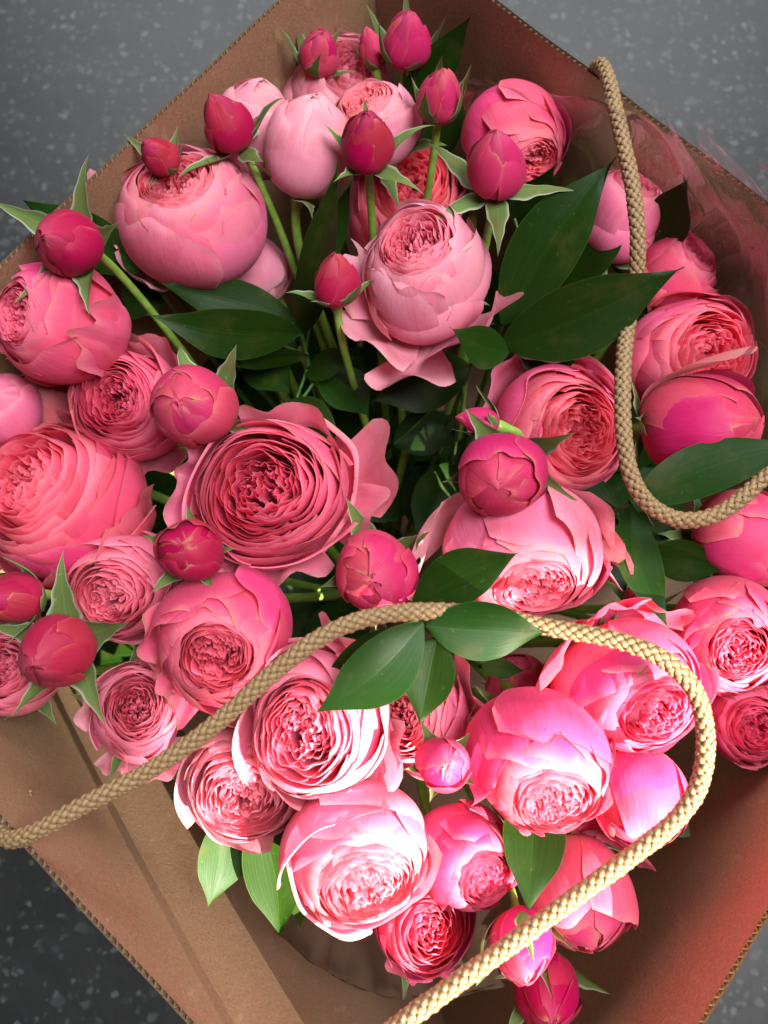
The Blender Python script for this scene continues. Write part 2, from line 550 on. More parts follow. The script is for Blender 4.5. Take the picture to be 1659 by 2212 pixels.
# ------------------------------------------------------------------ rose builder (unit globe, axis +Z)
def petal_grid(rng, prof, phi, w, nu=15, nv=13, basew=0.30, dip=0.22, dpow=2.6, tuck=0.05, curl=0.0, v0=0.80,
               ruf=0.02, rk=2.0, twist=0.0, notch=0.0, wob=0.012, rag=0.012, scal=0.0):
    u = np.linspace(-1, 1, nu)[None, :] * np.ones((nv, 1))
    V = (np.linspace(0, 1, nv) ** 0.85)[:, None] * np.ones((1, nu))
    un = rng.uniform(-0.35, 0.35)
    top = 1 - dip * np.abs(u) ** dpow - notch * np.exp(-((u - un) / 0.16) ** 2)
    for q in range(3):
        top = top + rag * math.sin(rng.uniform(0, 6.28)) * np.sin(u * rng.uniform(3, 11) + rng.uniform(0, 6.28))
    t = V * top
    r = bez1(prof[0], t); z = bez1(prof[1], t)
    sw = basew + (1 - basew) * np.clip(t / 0.55, 0, 1) ** 0.8
    ang = phi + w * sw * u + twist * t
    r = r + tuck * u * t - scal * t * t * (u * u - 0.33)
    cc = np.clip((t - v0 * top) / np.maximum(1e-3, (1 - v0) * top), 0, 1) ** 2
    r = r + curl * cc
    z = z - 0.45 * curl * cc
    p1, p2, p3 = (rng.uniform(0, 6.28) for _ in range(3))
    r = r + ruf * t ** 3 * np.sin(rk * math.pi * u + p1)
    z = z + ruf * 0.8 * t ** 3 * np.sin(rk * 1.37 * math.pi * u + p2)
    r = r + wob * t * (np.sin(3.1 * u + 5 * t + p3) + 0.7 * np.sin(5.3 * u - 7 * t + p1))
    r = np.maximum(r, 0.004)
    return np.stack([r * np.cos(ang), r * np.sin(ang), z], -1)


def cup_profile(Rm, rr, zr, r0=0.10, z0=-0.93):
    c = (8 * Rm - r0 - rr) / 6.0
    return ((r0, c, c, rr), (z0, z0 * 1.0, zr * 0.72, zr))


def rose_petals(rng, kind, opn, layers, heart_r, dipd):
    """returns (list of single outer petals, list of heart petals)"""
    outer, heart = [], []
    ga = rng.uniform(0, 6.28)
    if kind == 'bud':
        for k in range(3):
            n = 3
            for j in range(n):
                Rm = 1.0 - 0.085 * k - 0.028 * j
                rr, zr = 0.02, 1.24 + 0.06 * k + rng.uniform(-0.05, 0.05)
                if k == 0:
                    rr, zr = 0.30 + rng.uniform(-0.12, 0.14), 0.98 + rng.uniform(-0.26, 0.10)
                c = (8 * Rm - 0.1 - rr) / 6
                prof = ((0.10, c * 1.05, c * 0.92, rr), (-0.93, -0.95, zr * 0.55, zr))
                g = petal_grid(rng, prof, ga + j * 2.094 + k * 1.05 + rng.uniform(-.2, .2), rng.uniform(1.1, 1.35), 21, 16, basew=0.55, dip=0.20 if k == 0 else 0.10,
                               tuck=0.075, curl=rng.uniform(0.02, 0.10) if k == 0 else 0.0, v0=0.86, ruf=0.02 if k == 0 else 0.008, twist=0.75, wob=0.022, rag=0.02,
                               notch=rng.choice([0, 0.08]))
                (outer if k < 2 else heart).append(g)
        for j in range(4):      # rolled tip
            heart.append(petal_grid(rng, ((0.2, 0.5, 0.2, 0.015), (0.3, 0.6, 1.1, 1.30 + 0.03 * j)), ga + j * 1.57, 1.2, 11, 9, twist=1.0, tuck=0.03, ruf=0.01))
        return outer, heart
    if kind == 'closed':
        for k in range(4):
            n = (4, 3, 3, 4)[k]
            for j in range(n):
                Rm = 1.0 - 0.045 * k - 0.016 * j
                rr = ((0.52, 0.16, 0.07, 0.05)[k]) * rng.uniform(0.7, 1.3)
                zr = (0.82, 0.975, 0.955, 0.92)[k] + rng.uniform(-0.03, 0.02) - 0.012 * j
                sh = (0.0, 0.20, 0.16, 0.05)[k] * rng.uniform(0.5, 1.2)
                if k == 0:
                    zr -= rng.uniform(0, 0.22); rr *= rng.uniform(0.9, 1.3)
                phi = ga + (j + rng.uniform(-.18, .18)) * 6.283 / n + k * 0.8
                g = petal_grid(rng, cup_profile(Rm, rr, zr), phi, rng.uniform(1.0, 1.3) + (0.2 if k else 0), 21, 16,
                               basew=0.45, dip=0.18, tuck=0.05, curl=rng.uniform(-0.02, 0.05), v0=0.86, ruf=0.028, rk=rng.uniform(1.2, 2.4),
                               notch=rng.uniform(0, 0.08), wob=0.018, rag=0.025)
                f = np.clip((g[..., 2] - 0.35) / 0.6, 0, 1) ** 2 * sh
                g[..., 0] -= f * math.cos(phi); g[..., 1] -= f * math.sin(phi)
                (outer if k < 3 else heart).append(g)
        for j in range(14):
            rr, zz = rng.uniform(0.01, 0.10), rng.uniform(0.80, 0.92)
            a, q = rng.uniform(0, 6.28), rng.uniform(0, 0.14)
            g = petal_grid(rng, ((0.1, 0.26, 0.24, rr), (0.2, 0.4, zz - 0.12, zz)), rng.uniform(0, 6.28), rng.uniform(0.7, 1.4), 12, 8,
                           ruf=0.03, rk=2, tuck=0.04, wob=0.012)
            heart.append(g + np.array([q * math.cos(a), q * math.sin(a), 0]))
        return outer, heart
    zt = lambda r: 0.90 * math.sqrt(max(0.0, 1 - 0.93 * r * r)) - dipd * max(0.0, 1 - r / heart_r) ** 1.3
    # big outer petals
    for k in range(3):
        Rm = 1.0 - 0.07 * k
        n = (4, 4, 5)[k]
        rk = opn * (1.0, 0.93, 0.88)[k]
        for j in range(n):
            rr = rk * rng.uniform(0.97, 1.04)
            zr = zt(rr) + rng.uniform(-0.025, 0.02)
            if k == 0:
                rr = min(1.02, rr * rng.uniform(1.0, 1.16))
                zr -= rng.choice([rng.uniform(0.02, 0.15), rng.uniform(0.25, 0.60)])
            elif k == 1:
                zr -= rng.uniform(0.0, 0.08)
            Rj = max(Rm * rng.uniform(0.99, 1.01), rr * 1.02)
            phi = ga + (j + rng.uniform(-.16, .16)) * 6.283 / n + k * 0.8
            outer.append(petal_grid(rng, cup_profile(Rj, rr, zr), phi, rng.uniform(0.95, 1.2) if k < 2 else rng.uniform(0.8, 1.0), 23, 17, basew=0.4,
                         dip=rng.uniform(0.12, 0.24), tuck=0.10 if k == 0 else 0.075, curl=rng.uniform(0.03, 0.13) if k == 0 else rng.uniform(0.01, 0.08), v0=0.87, ruf=0.034 if k == 0 else 0.024, rk=rng.uniform(0.8, 1.9),
                         notch=rng.choice([0, 0, 0, 0.08]), wob=0.012, rag=0.018, scal=(-0.075, -0.045, 0.0)[k]))
    for j in range(5):
        rr = opn * 0.86
        heart.append(petal_grid(rng, cup_profile(0.84, rr, zt(rr) - 0.02), ga + j * 1.2566 + 0.4, 1.1, 19, 12, basew=0.6, dip=0.05, tuck=0.03, ruf=0.01, wob=0.006, rag=0.006))
    # tight inner rings: each leans in from the rim of the ring before it
    K = layers - 1
    o8 = opn * 0.86
    rin = 0.20 * heart_r / 0.52
    rp = opn * 0.88
    for k in range(K):
        t = (k + 1) / K
        rk = o8 + (rin - o8) * t ** 0.92
        n = 6 if t < 0.7 else 5
        gap = rp - rk
        for j in range(n):
            rr = rk + gap * rng.uniform(-0.5, 0.5)
            zr = zt(rr) + rng.uniform(-0.035, 0.03)
            c = rp * 1.03
            prof = ((0.08, c, c + 0.02, rr), (-0.7, -0.55, zr - 0.05, zr))
            phi = ga + (j + rng.uniform(-.25, .25)) * 6.283 / n + k * 0.55
            heart.append(petal_grid(rng, prof, phi, rng.uniform(0.55, 1.0), 17, 10, basew=0.6, dip=rng.uniform(0.06, 0.16), dpow=2.5, tuck=gap * rng.uniform(0.3, 1.0), scal=gap * rng.uniform(0.4, 1.6) + 0.02 * t,
                         curl=rng.uniform(-0.01, 0.022), v0=0.90, ruf=0.010 + 0.026 * t ** 1.5, rk=rng.uniform(0.8, 2.2) + 1.6 * t ** 2,
                         notch=rng.choice([0, 0, 0, 0.03]), wob=0.005 + 0.006 * t, rag=0.006))
        rp = rk
    nring = len(heart)
    # folded petaloids packed in the very centre
    for j in range(22):
        a, q = rng.uniform(0, 6.28), rin * 0.95 * math.sqrt(rng.uniform(0.0, 1.0))
        rr = rng.uniform(0.02, 0.09)
        zz = zt(q) + rng.uniform(-0.07, 0.05)
        g = petal_grid(rng, ((0.03, 0.10, 0.12, rr), (0.0, 0.1, zz - 0.10, zz)), rng.uniform(0, 6.28), rng.uniform(0.9, 1.7), 13, 8,
                       ruf=0.022, rk=rng.uniform(1, 2.5), tuck=0.03, wob=0.010, dip=0.12)
        g = g + np.array([q * math.cos(a), q * math.sin(a), 0])
        heart.append(g)
    sa, sm = rng.uniform(0, 6.28), rng.uniform(0.05, 0.15)
    for g in heart:
        rad = np.hypot(g[..., 0], g[..., 1])
        f = np.clip(1 - rad / max(0.3, opn * 0.85), 0, 1) * np.clip((g[..., 2] - 0.1) / 0.5, 0, 1) * sm
        g[..., 0] += f * math.cos(sa); g[..., 1] += f * math.sin(sa)
    return outer, heart


def guard_petal(rng, phi, ext, zend, w):
    prof = ((0.10, 0.85, max(1.05, ext * 0.92), ext), (-0.93, -1.05, -0.60 + 0.3 * zend, zend + 0.12))
    return petal_grid(rng, prof, phi, w, 19, 16, basew=0.35, dip=rng.uniform(0.16, 0.30), tuck=0.04, curl=rng.uniform(0.02, 0.12), v0=0.72,
                      ruf=0.07, rk=rng.uniform(1.2, 2.6), notch=rng.choice([0, 0.06, 0.10]), wob=0.05, rag=0.035, scal=-0.12)


def sepal_grid(rng, phi, q, length, width, r0, z0):
    """q 0 = hugging the bud, 0.5 = spread out, 1 = folded right back"""
    n, m = 22, 9
    s = np.linspace(0, 1, n)
    ds = length * 1.25 / (n - 1)
    a0 = math.asin(min(0.9, r0))
    r, z, a = [r0], [z0], []
    spread = rng.uniform(-0.15, 0.45); droop = rng.uniform(-0.2, 1.5)
    for k in range(n):
        hug = a0 + s[k] * length * 1.25 / 1.12 - (0.75 * max(0.0, s[k] - 0.6) / 0.4)
        out = spread + 0.5 * math.sin(2.2 * s[k]) - droop * s[k] ** 2.2
        bk = -0.35 - 1.2 * s[k] ** 0.7
        an = hug + (out - hug) * min(1, q * 2) if q < 0.5 else out + (bk - out) * (q - 0.5) * 2
        a.append(an)
        if k:
            r.append(r[-1] + ds * math.cos(an)); z.append(z[-1] + ds * math.sin(an))
    r, z, a = np.array(r), np.array(z), np.array(a)
    wd = width * np.where(s < 0.28, 0.55 + 0.45 * np.sin(np.clip(s / 0.28, 0, 1) * math.pi / 2), np.clip((1 - s) / 0.72, 0, 1) ** 1.35) + 0.022 * (1 - s ** 5)
    wd = wd * (1 + 0.10 * np.sin(23 * s + phi) * np.clip(s * 3, 0, 1))
    u = np.linspace(-1, 1, m)
    side = rng.uniform(-0.35, 0.35)
    cup = rng.uniform(0.25, 0.55) * (1 if q < 0.6 else -0.5)
    tw = rng.uniform(-0.9, 0.9)
    pts = np.zeros((n, m, 3))
    for j in range(m):
        lift = cup * wd * u[j] ** 2 + tw * s ** 2 * wd * u[j]
        rr = r - np.sin(a) * lift
        zz = z + np.cos(a) * lift
        lat = wd * u[j] + side * s ** 2 * length * 0.5
        pts[:, j] = np.stack([rr * math.cos(phi) - lat * math.sin(phi), rr * math.sin(phi) + lat * math.cos(phi), zz], 1)
    return pts


FLOWERS = []


def F(cx, cy, R, hx, hy, z, tone, label, kind='open', **kw):
    FLOWERS.append(dict(cx=cx, cy=cy, R=R, hx=hx, hy=hy, z=z, tone=tone, label=label, kind=kind, **kw))


# pixel centre, radius, pixel of the heart or tip, height, tone, label
F(738, 205, 118, 772, 150, .256, 'pale', 'pale pink rose against the back corner below the topmost buds', opn=.72, stretch=.95)
F(810, 268, 92, 790, 212, .276, 'pale', 'small pale rose with half open heart tucked before the back corner rose', opn=.68)
F(668, 320, 92, 690, 225, .286, 'pale', 'cream blushed rose seen from its closed side beside the dark red bud', kind='closed', stretch=1.2)
F(548, 280, 88, 560, 195, .274, 'pale', 'cream pink rose hidden behind the tilted bud with folded sepals', kind='closed', stretch=1.2)
F(1118, 300, 110, 1160, 352, .267, 'rose', 'deep pink rose behind the upright pointed bud by the back wall', opn=.62)
F(412, 470, 152, 378, 385, .279, 'light', 'large light pink rose with a brown marked outer petal and small upturned heart', opn=.58, seed=77, guards=[(205, 1.12, -.1, .55), (165, 1.25, .35, .5)])
F(548, 590, 82, 600, 660, .215, 'pale', 'washed out pale rose petals showing underneath the large light pink rose', kind='closed')
F(882, 452, 128, 898, 395, .225, 'mid', 'salmon rose with crinkled heart half hidden behind the pale central rose', opn=.86, dipd=.42)
F(922, 588, 142, 905, 520, .280, 'pale', 'pale pink rose with drooping guard petals in front of two large leaves', opn=.66, guards=[(266, 1.80, -.15, .42), (238, 1.45, .25, .50), (318, 1.62, .45, .32), (294, 1.45, .2, .50), (180, 1.12, .45, .5)])
F(1335, 462, 98, 1372, 395, .264, 'light', 'light pink rose behind the rope where it hangs from the back wall', opn=.64)
F(1458, 592, 90, 1512, 552, .254, 'rose', 'deep pink rose beside the clear film just right of the large leaf tip', opn=.62, guards=[(330, 1.35, .1, .5)])
F(1485, 775, 130, 1545, 768, .250, 'mid', 'pink rose with ruffled heart right of the hanging rope above the plump closed rose', opn=.82)
F(1512, 915, 116, 1640, 905, .282, 'deep', 'plump closed crimson pink rose lying on its side above the bronze tinged leaf', kind='closed', stretch=1.12, guards=[(135, 1.25, .9, .34)])
F(128, 702, 136, 35, 688, .284, 'rose', 'pink rose with big wrapping petals under the round magenta bud', opn=.56, guards=[(45, 1.10, .55, .55), (350, 1.08, .35, .6)])
F(98, 872, 82, 60, 850, .250, 'dusty', 'dusky closed pink rose squeezed below the wrapping petal rose', kind='closed')
F(8, 885, 80, -20, 850, .251, 'light', 'light pink rose cut by the picture edge under the dusky closed rose', kind='closed')
F(285, 875, 124, 250, 858, .258, 'mid', 'pink rose with tight frilled heart next to the round closed bud', opn=.84, guards=[(75, 1.32, .0, .6), (110, 1.22, .1, .5), (285, 1.28, -.1, .6)])
F(130, 1085, 172, 45, 1030, .246, 'rose', 'very large pink rose with loose wavy petals lying on its side', opn=.88, layers=9, dipd=.15, heart_r=.4, guards=[(330, 1.1, .3, .6), (290, 1.12, .3, .5)])
F(590, 1062, 156, 572, 1052, .285, 'mid', 'wide open coral pink rose full of tight petals beside the dark gap', opn=.90, dipd=.30, heart_r=.66, layers=11, guards=[(12, 1.55, .1, .45), (345, 1.35, .15, .4), (195, 1.34, .25, .55), (225, 1.32, .35, .5), (80, 1.22, .2, .6), (275, 1.25, .1, .6), (150, 1.25, .2, .4)])
F(270, 1268, 112, 240, 1288, .255, 'light', 'light pink rose with deep folded heart left of the torn green sepal bud', opn=.84, stretch=1.1)
F(488, 1372, 144, 470, 1412, .283, 'rose', 'smooth pink rose with small swirled heart above the rope', opn=.60, guards=[(185, 1.15, .3, .5), (230, 1.2, .3, .4)])
F(22, 1452, 95, 0, 1440, .240, 'light', 'light pink rose peeping from under the crimson bud over the bag wall', opn=.8)
F(292, 1540, 98, 285, 1530, .258, 'light', 'rose with dense round heart at the edge of the sunlight above the cardboard', opn=.80, guards=[(305, 1.45, .0, .5), (250, 1.35, -.2, .45), (165, 1.15, .2, .5)])
F(682, 1568, 156, 650, 1597, .283, 'light', 'broad pink rose with star shaped opening under the three leaf sprig', opn=.80, dipd=.3, guards=[(60, 1.3, .1, .5), (330, 1.25, .1, .5), (300, 1.2, -.1, .5)])
F(538, 1688, 132, 518, 1725, .256, 'pale', 'sun bleached rose with crumpled heart above the two hanging leaves', opn=.86, dipd=.2)
F(770, 1848, 150, 790, 1925, .278, 'light', 'big sunlit rose whose frilled heart is bleached white', opn=.78, dipd=.15)
F(895, 1545, 108, 858, 1550, .250, 'light', 'sunlit rose with striped heart half covered by a leaf tip', opn=.84, guards=[(25, 1.45, .3, .55), (350, 1.2, .2, .5)])
F(1160, 1640, 152, 1190, 1722, .284, 'rose', 'tall pink rose with sunlit oval heart above the drooping leaf', opn=.64, dipd=.12, stretch=1.08)
F(1358, 1490, 146, 1412, 1545, .276, 'rose', 'pink rose with folded back petals circled by the rope', opn=.64, dipd=.15, guards=[(150, 1.40, .2, .62), (110, 1.35, .0, .5), (70, 1.3, -.1, .5)])
F(1130, 1190, 156, 1152, 1278, .272, 'light', 'pink rose with wide pale guard petals beneath the round closed rose', opn=.60, guards=[(165, 1.50, .25, .50), (10, 1.15, .4, .55), (350, 1.05, .5, .5)])
F(1212, 930, 138, 1262, 932, .262, 'mid', 'coral rose with pale outer petal left of the hanging rope', opn=.80, dipd=.38, guards=[(150, 1.35, .05, .6), (85, 1.12, .2, .5)])
F(1612, 1160, 108, 1690, 1140, .255, 'rose', 'smooth pink rose under the loop of the upper rope', kind='closed')
F(1572, 1372, 122, 1592, 1402, .262, 'rose', 'sunlit rose with cream petal beside the outer bend of the lower rope', opn=.62, dipd=.15)
F(1612, 1552, 92, 1640, 1570, .240, 'rose', 'ragged pink rose under the sunlit rose beyond the rope bend', opn=.8)
F(1380, 1722, 106, 1400, 1815, .265, 'rose', 'smooth closed rose just inside the lower bend of the rope', kind='closed', stretch=1.05)
F(1012, 1850, 112, 1062, 1892, .250, 'rose', 'sunlit rose between the white hearted rose and the drooping leaf', opn=.66, dipd=.15)
F(915, 1990, 98, 938, 2005, .225, 'rose', 'ragged rose with wavy petal ends lowest over the shadowed cardboard', opn=.92, layers=8, dipd=.1, guards=[(250, 1.1, .1, .4), (300, 1.1, .1, .4)])
F(1248, 1928, 112, 1280, 2038, .246, 'rose', 'pink rose pointing downward behind the diagonal rope', kind='closed', stretch=1.1, guards=[(20, 1.35, -.2, .5)])
F(1120, 1482, 72, 1110, 1450, .225, 'rose', 'small pink rose in shade behind the tall sunlit rose', kind='closed')
F(1245, 1800, 66, 1230, 1840, .222, 'mid', 'small crumpled rose between the closed rose and the downward pointing rose', opn=.8, layers=8)
F(420, 878, 92, 385, 872, .304, 'deep', 'round closed crimson bud with a wrinkled slit over the frilled rose', kind='closed')
F(1090, 1026, 94, 1085, 1050, .305, 'deep', 'round closed crimson rose with folded petal tips between two open roses', kind='closed', sep=(.05, .4))
F(810, 1236, 86, 800, 1250, .284, 'deep', 'round closed crimson bud with a twisted centre beside the dark gap', kind='closed', sep=(.1, .4))
# buds
BUDS = 'rose buds among the open roses'
F(495, 272, 56, 462, 222, .305, 'bud', 'pointed pink bud with long folded back sepals over the cream rose', kind='bud', sep=(.35, .8), slen=1.6)
F(345, 338, 40, 320, 318, .300, 'bud', 'small crimson bud peeping out next to the cardboard rim', kind='bud', sep=(.1, .6), slen=1.4)
F(688, 118, 46, 700, 80, .268, 'deep', 'small half opened bud with a dark sepal against the back wall', kind='bud', sep=(.1, .4))
F(876, 92, 54, 882, 42, .278, 'deep', 'plump upright pink bud in the back corner beside the tall leaf', kind='bud', sep=(.05, .3))
F(803, 112, 30, 792, 70, .270, 'deep', 'narrow pink bud with one curled petal in the back corner', kind='bud', sep=(.05, .3), stretch=1.25)
F(950, 212, 52, 955, 165, .300, 'deep', 'bud with a broad green sepal spread over its front on a tall stem', kind='bud', sep=(.0, .15), slen=1.7, swid=.55)
F(793, 310, 60, 790, 262, .312, 'bud', 'dark red bud with a shrivelled sepal above the central pale rose', kind='bud', sep=(.2, .55), slen=1.5)
F(1072, 362, 66, 1078, 302, .312, 'deep', 'upright pointed pink bud above spread pale sepals near the large leaf', kind='bud', sep=(.55, .8))
F(142, 522, 74, 92, 512, .318, 'bud', 'round magenta bud on a bare green stem beside the upper left rim', kind='bud', sep=(.3, .7), stretch=.86)
F(724, 612, 52, 720, 560, .300, 'bud', 'narrow red bud hugged by sepals left of the central pale rose', kind='bud', sep=(.2, .45), slen=1.35)
F(412, 1190, 70, 400, 1178, .306, 'bud', 'dark red bud with a torn bright green sepal across it', kind='closed', sep=(.0, .3), slen=1.5)
F(32, 1292, 62, -30, 1296, .290, 'bud', 'bud lying on its side with its stem across the very large rose', kind='bud', sep=(.1, .3))
F(118, 1408, 86, 78, 1432, .292, 'bud', 'egg shaped crimson bud over the cardboard wall with trailing sepals', kind='bud', sep=(.25, .6), stretch=.9)
F(955, 1650, 58, 960, 1652, .296, 'deep', 'small crimson bud framed by curled sepals between the sunlit roses', kind='closed', sep=(.2, .6), slen=1.45)
F(1040, 912, 32, 985, 898, .292, 'deep', 'thin pointed bud tip sticking out above the round closed rose', kind='bud', stretch=1.3, sep=(.1, .4))
F(1128, 2035, 70, 1142, 2098, .268, 'deep', 'drooping pink bud crossed by the diagonal rope', kind='bud', sep=(.0, .35), slen=1.6)
F(1182, 2140, 80, 1190, 2200, .244, 'bud', 'drooping crimson bud below the diagonal rope over the cardboard', kind='bud', sep=(.1, .3), slen=1.3, stretch=.9)
F(1388, 1292, 42, 1392, 1262, .248, 'deep', 'small bud half hidden by the narrow leaf beside the rope', kind='bud', sep=(.2, .5))

# settle the heads so that they rest on, not in, one another
for f in FLOWERS:
    f['ray'] = ray(f['cx'], f['cy'])
    f['d'] = (CAMH - f['z']) / -f['ray'][2]
    f['d0'] = f['d']
for it in range(160):
    for i in range(len(FLOWERS)):
        for j in range(i):
            a, b = FLOWERS[i], FLOWERS[j]
            pa, pb = CAM + a['ray'] * a['d'], CAM + b['ray'] * b['d']
            ra, rb = a['R'] * a['d'] / FPX, b['R'] * b['d'] / FPX
            need = 0.80 * (ra + rb)
            dist = np.linalg.norm(pa - pb)
            if dist < need:
                near, far = (a, b) if a['d0'] < b['d0'] else (b, a)
                k = 0.12 * (need - dist)
                near['d'] -= k * 0.5
                far['d'] += k
    for f in FLOWERS:
        f['d'] = min(max(f['d'], f['d0'] - 0.018), f['d0'] + 0.075)

STEM_TARGETS = []


def build_flower(idx, f):
    rng = random.Random(f.get('seed', 1000 + idx * 17))
    C = CAM + f['ray'] * f['d']
    R = f['R'] * f['d'] / FPX
    back = -f['ray'] / np.linalg.norm(f['ray'])                 # towards the camera
    rt = np.cross(UP, back); rt /= np.linalg.norm(rt)
    up = np.cross(back, rt)
    hk = {'open': 0.84, 'closed': 0.95, 'bud': 1.15}[f['kind']]
    hv = np.array([f['hx'] - f['cx'], -(f['hy'] - f['cy'])]) / (f['R'] * hk)
    m = np.linalg.norm(hv)
    if m > 0.97:
        hv *= 0.97 / m; m = 0.97
    az = rt * hv[0] + up * hv[1] + back * math.sqrt(1 - m * m)
    ax = rt - az * np.dot(rt, az); ax /= np.linalg.norm(ax)
    ay = np.cross(az, ax)
    st = f.get('stretch', 1.0)
    sx, sy = rng.uniform(.95, 1.05), rng.uniform(.95, 1.05)
    Mx = np.stack([ax * sx, ay * sy, az * st])

    w1, w2, w3 = rng.uniform(0, 6.28), rng.uniform(0, 6.28), rng.uniform(-.10, .10)

    def W(g):
        an = np.arctan2(g[..., 1], g[..., 0])
        k = 1 + 0.035 * np.sin(2 * an + w1) + 0.028 * np.sin(3 * an + w2 + 1.3 * g[..., 2])
        g = g * np.stack([k, k, np.ones_like(k)], -1)
        g = g + np.stack([w3 * (g[..., 2] + 0.9) * math.cos(w1), w3 * (g[..., 2] + 0.9) * math.sin(w1), 0 * k], -1) * 0.5
        return C + (g * R) @ Mx

    small = f['kind'] == 'bud' or f['R'] < 100 and f['kind'] == 'closed' and f['tone'] in ('deep', 'bud')
    # stem down to the foot of the bag
    sr = 0.0023 if not small else 0.0019
    hipr = min(0.0042, 0.30 * R) if not small else max(0.0030, 0.20 * R)
    basep = C - az * R * st * 0.93
    hipl = 0.009 if not small else 0.007
    foot = BC[:2] + (C[:2] - BC[:2]) * 0.34 + np.array([rng.uniform(-.02, .02), rng.uniform(-.02, .02)])
    foot = np.array([foot[0], foot[1], 0.0055])
    root = empty('rose_bud' if small else 'rose', foot)
    tag(root, f['label'], 'rose bud' if small else 'rose', 'rose buds of the bouquet' if small else 'open roses of the bouquet')
    org = foot
    q0 = basep - az * hipl * 0.6
    dn = np.array([0, 0, -1.0])
    dirn = -az * 0.75 + dn * 0.45; dirn /= np.linalg.norm(dirn)
    path = bez(q0, q0 - az * 0.030, foot + np.array([0, 0, 0.15]) + (C - foot) * np.array([.45, .45, 0]), foot, np.linspace(0, 1, 26))
    stem = MB().grid(tube(path, np.linspace(sr, sr * 1.25, 26), 9), closed_u=True).build('stem', M_STEM, root, org)
    # hip
    hz = np.linspace(0, 1, 9)
    hr = sr + (hipr - sr) * np.sin(np.clip(hz, 0, 1) * math.pi * 0.62) ** 1.5
    hp = basep[None, :] - az[None, :] * (hipl * (1 - hz) - 0.0012)[:, None]
    hip = MB().grid(tube(hp, hr, 12), closed_u=True).build('hip', M_STEM, root, org)
    # sepals
    if f['R'] < 100 or f['kind'] != 'open':
        lo, hi = f.get('sep', (.35, .8))
        g0 = rng.uniform(0, 6.28)
        for j in range(5):
            sl = 1.28 * f.get('slen', 1.6) * rng.uniform(.82, 1.12)
            if f['kind'] == 'closed':
                sl *= 0.72
            if not small:
                sl *= 0.70
            sg = sepal_grid(rng, g0 + j * 1.2566 + rng.uniform(-.15, .15), rng.uniform(lo, hi), sl, f.get('swid', .42) * (1 if small else .6) * rng.uniform(.85, 1.1), min(.3, hipr / R * 0.9), -0.94)
            MB().grid(W(sg)).build('sepal', M_SEPAL, root, org)
    else:
        for j in range(3):
            sg = sepal_grid(rng, rng.uniform(0, 6.28), rng.uniform(.3, .7), .7, .2, .1, -0.94)
            MB().grid(W(sg)).build('sepal', M_SEPAL, root, org)
    outer, heart = rose_petals(rng, f['kind'], f.get('opn', .7), f.get('layers', 11), f.get('heart_r', .52), f.get('dipd', .30))
    for gang, ext, ze, w in f.get('guards', ()):
        d = rt * math.cos(math.radians(gang)) + up * math.sin(math.radians(gang))
        lx, ly = np.dot(d, ax), np.dot(d, ay)
        g = guard_petal(rng, math.atan2(ly, lx), ext, ze, w)
        tone = {'mid': 'light', 'rose': 'mid', 'light': 'pale', 'deep': 'dusty'}.get(f['tone'], f['tone'])
        MB().grid(W(g)).build('petal', MP[tone], root, org)
    for g in outer:
        MB().grid(W(g)).build('petal', MP[f['tone']], root, org)
    mb = MB()
    for g in heart:
        mb.grid(W(g))
    hrt = mb.build('heart_petals', MH[f['tone']], root, org)
    hrt['kind'] = 'stuff'


for i, f in enumerate(FLOWERS):
    build_flower(i, f)


# ------------------------------------------------------------------ leafy sprigs
def leaf_grid(rng, b, t, w, roll=0.0, bend=0.0, fold=0.18, wave=0.035, n=26, m=13, asym=0.0):
    l = t - b
    ln = np.linalg.norm(l); l = l / ln
    mid = (b + t) / 2
    back = CAM - mid; back /= np.linalg.norm(back)
    side = np.cross(l, back); side /= np.linalg.norm(side)
    nrm = np.cross(side, l)
    c, s = math.cos(roll), math.sin(roll)
    side, nrm = side * c + nrm * s, nrm * c - side * s
    q = np.linspace(0, 1, n)
    prof = np.sin(math.pi * np.clip(q / 0.955, 0, 1) ** 0.86) ** 0.86
    prof = prof * (1 - 0.42 * np.clip((q - .66) / .34, 0, 1) ** 0.9)
    prof = np.maximum(prof, 0.05 * (1 - q) + 0.012)
    prof[-1] = 0.004
    u = np.linspace(-1, 1, m)
    ph = rng.uniform(0, 6.28)
    pts = np.zeros((n, m, 3))
    tw = rng.uniform(-0.45, 0.45)
    tip = rng.uniform(-0.05, 0.10)
    for j in range(m):
        hw = prof * w * 0.5 * u[j]
        off = fold * np.abs(hw) * (1 - 0.3 * q) + bend * ln * np.sin(math.pi * q) + tw * (q - 0.4) * hw + tip * ln * np.clip(q - .6, 0, 1) ** 2 * 4 + wave * w * np.sin(7 * q + ph + (1.5 if u[j] > 0 else 0)) * u[j] ** 2
        sway = asym * ln * np.sin(math.pi * q)
        pts[:, j] = b + l * (q * ln)[:, None] + side * (hw + sway)[:, None] + nrm * off[:, None]
    return pts


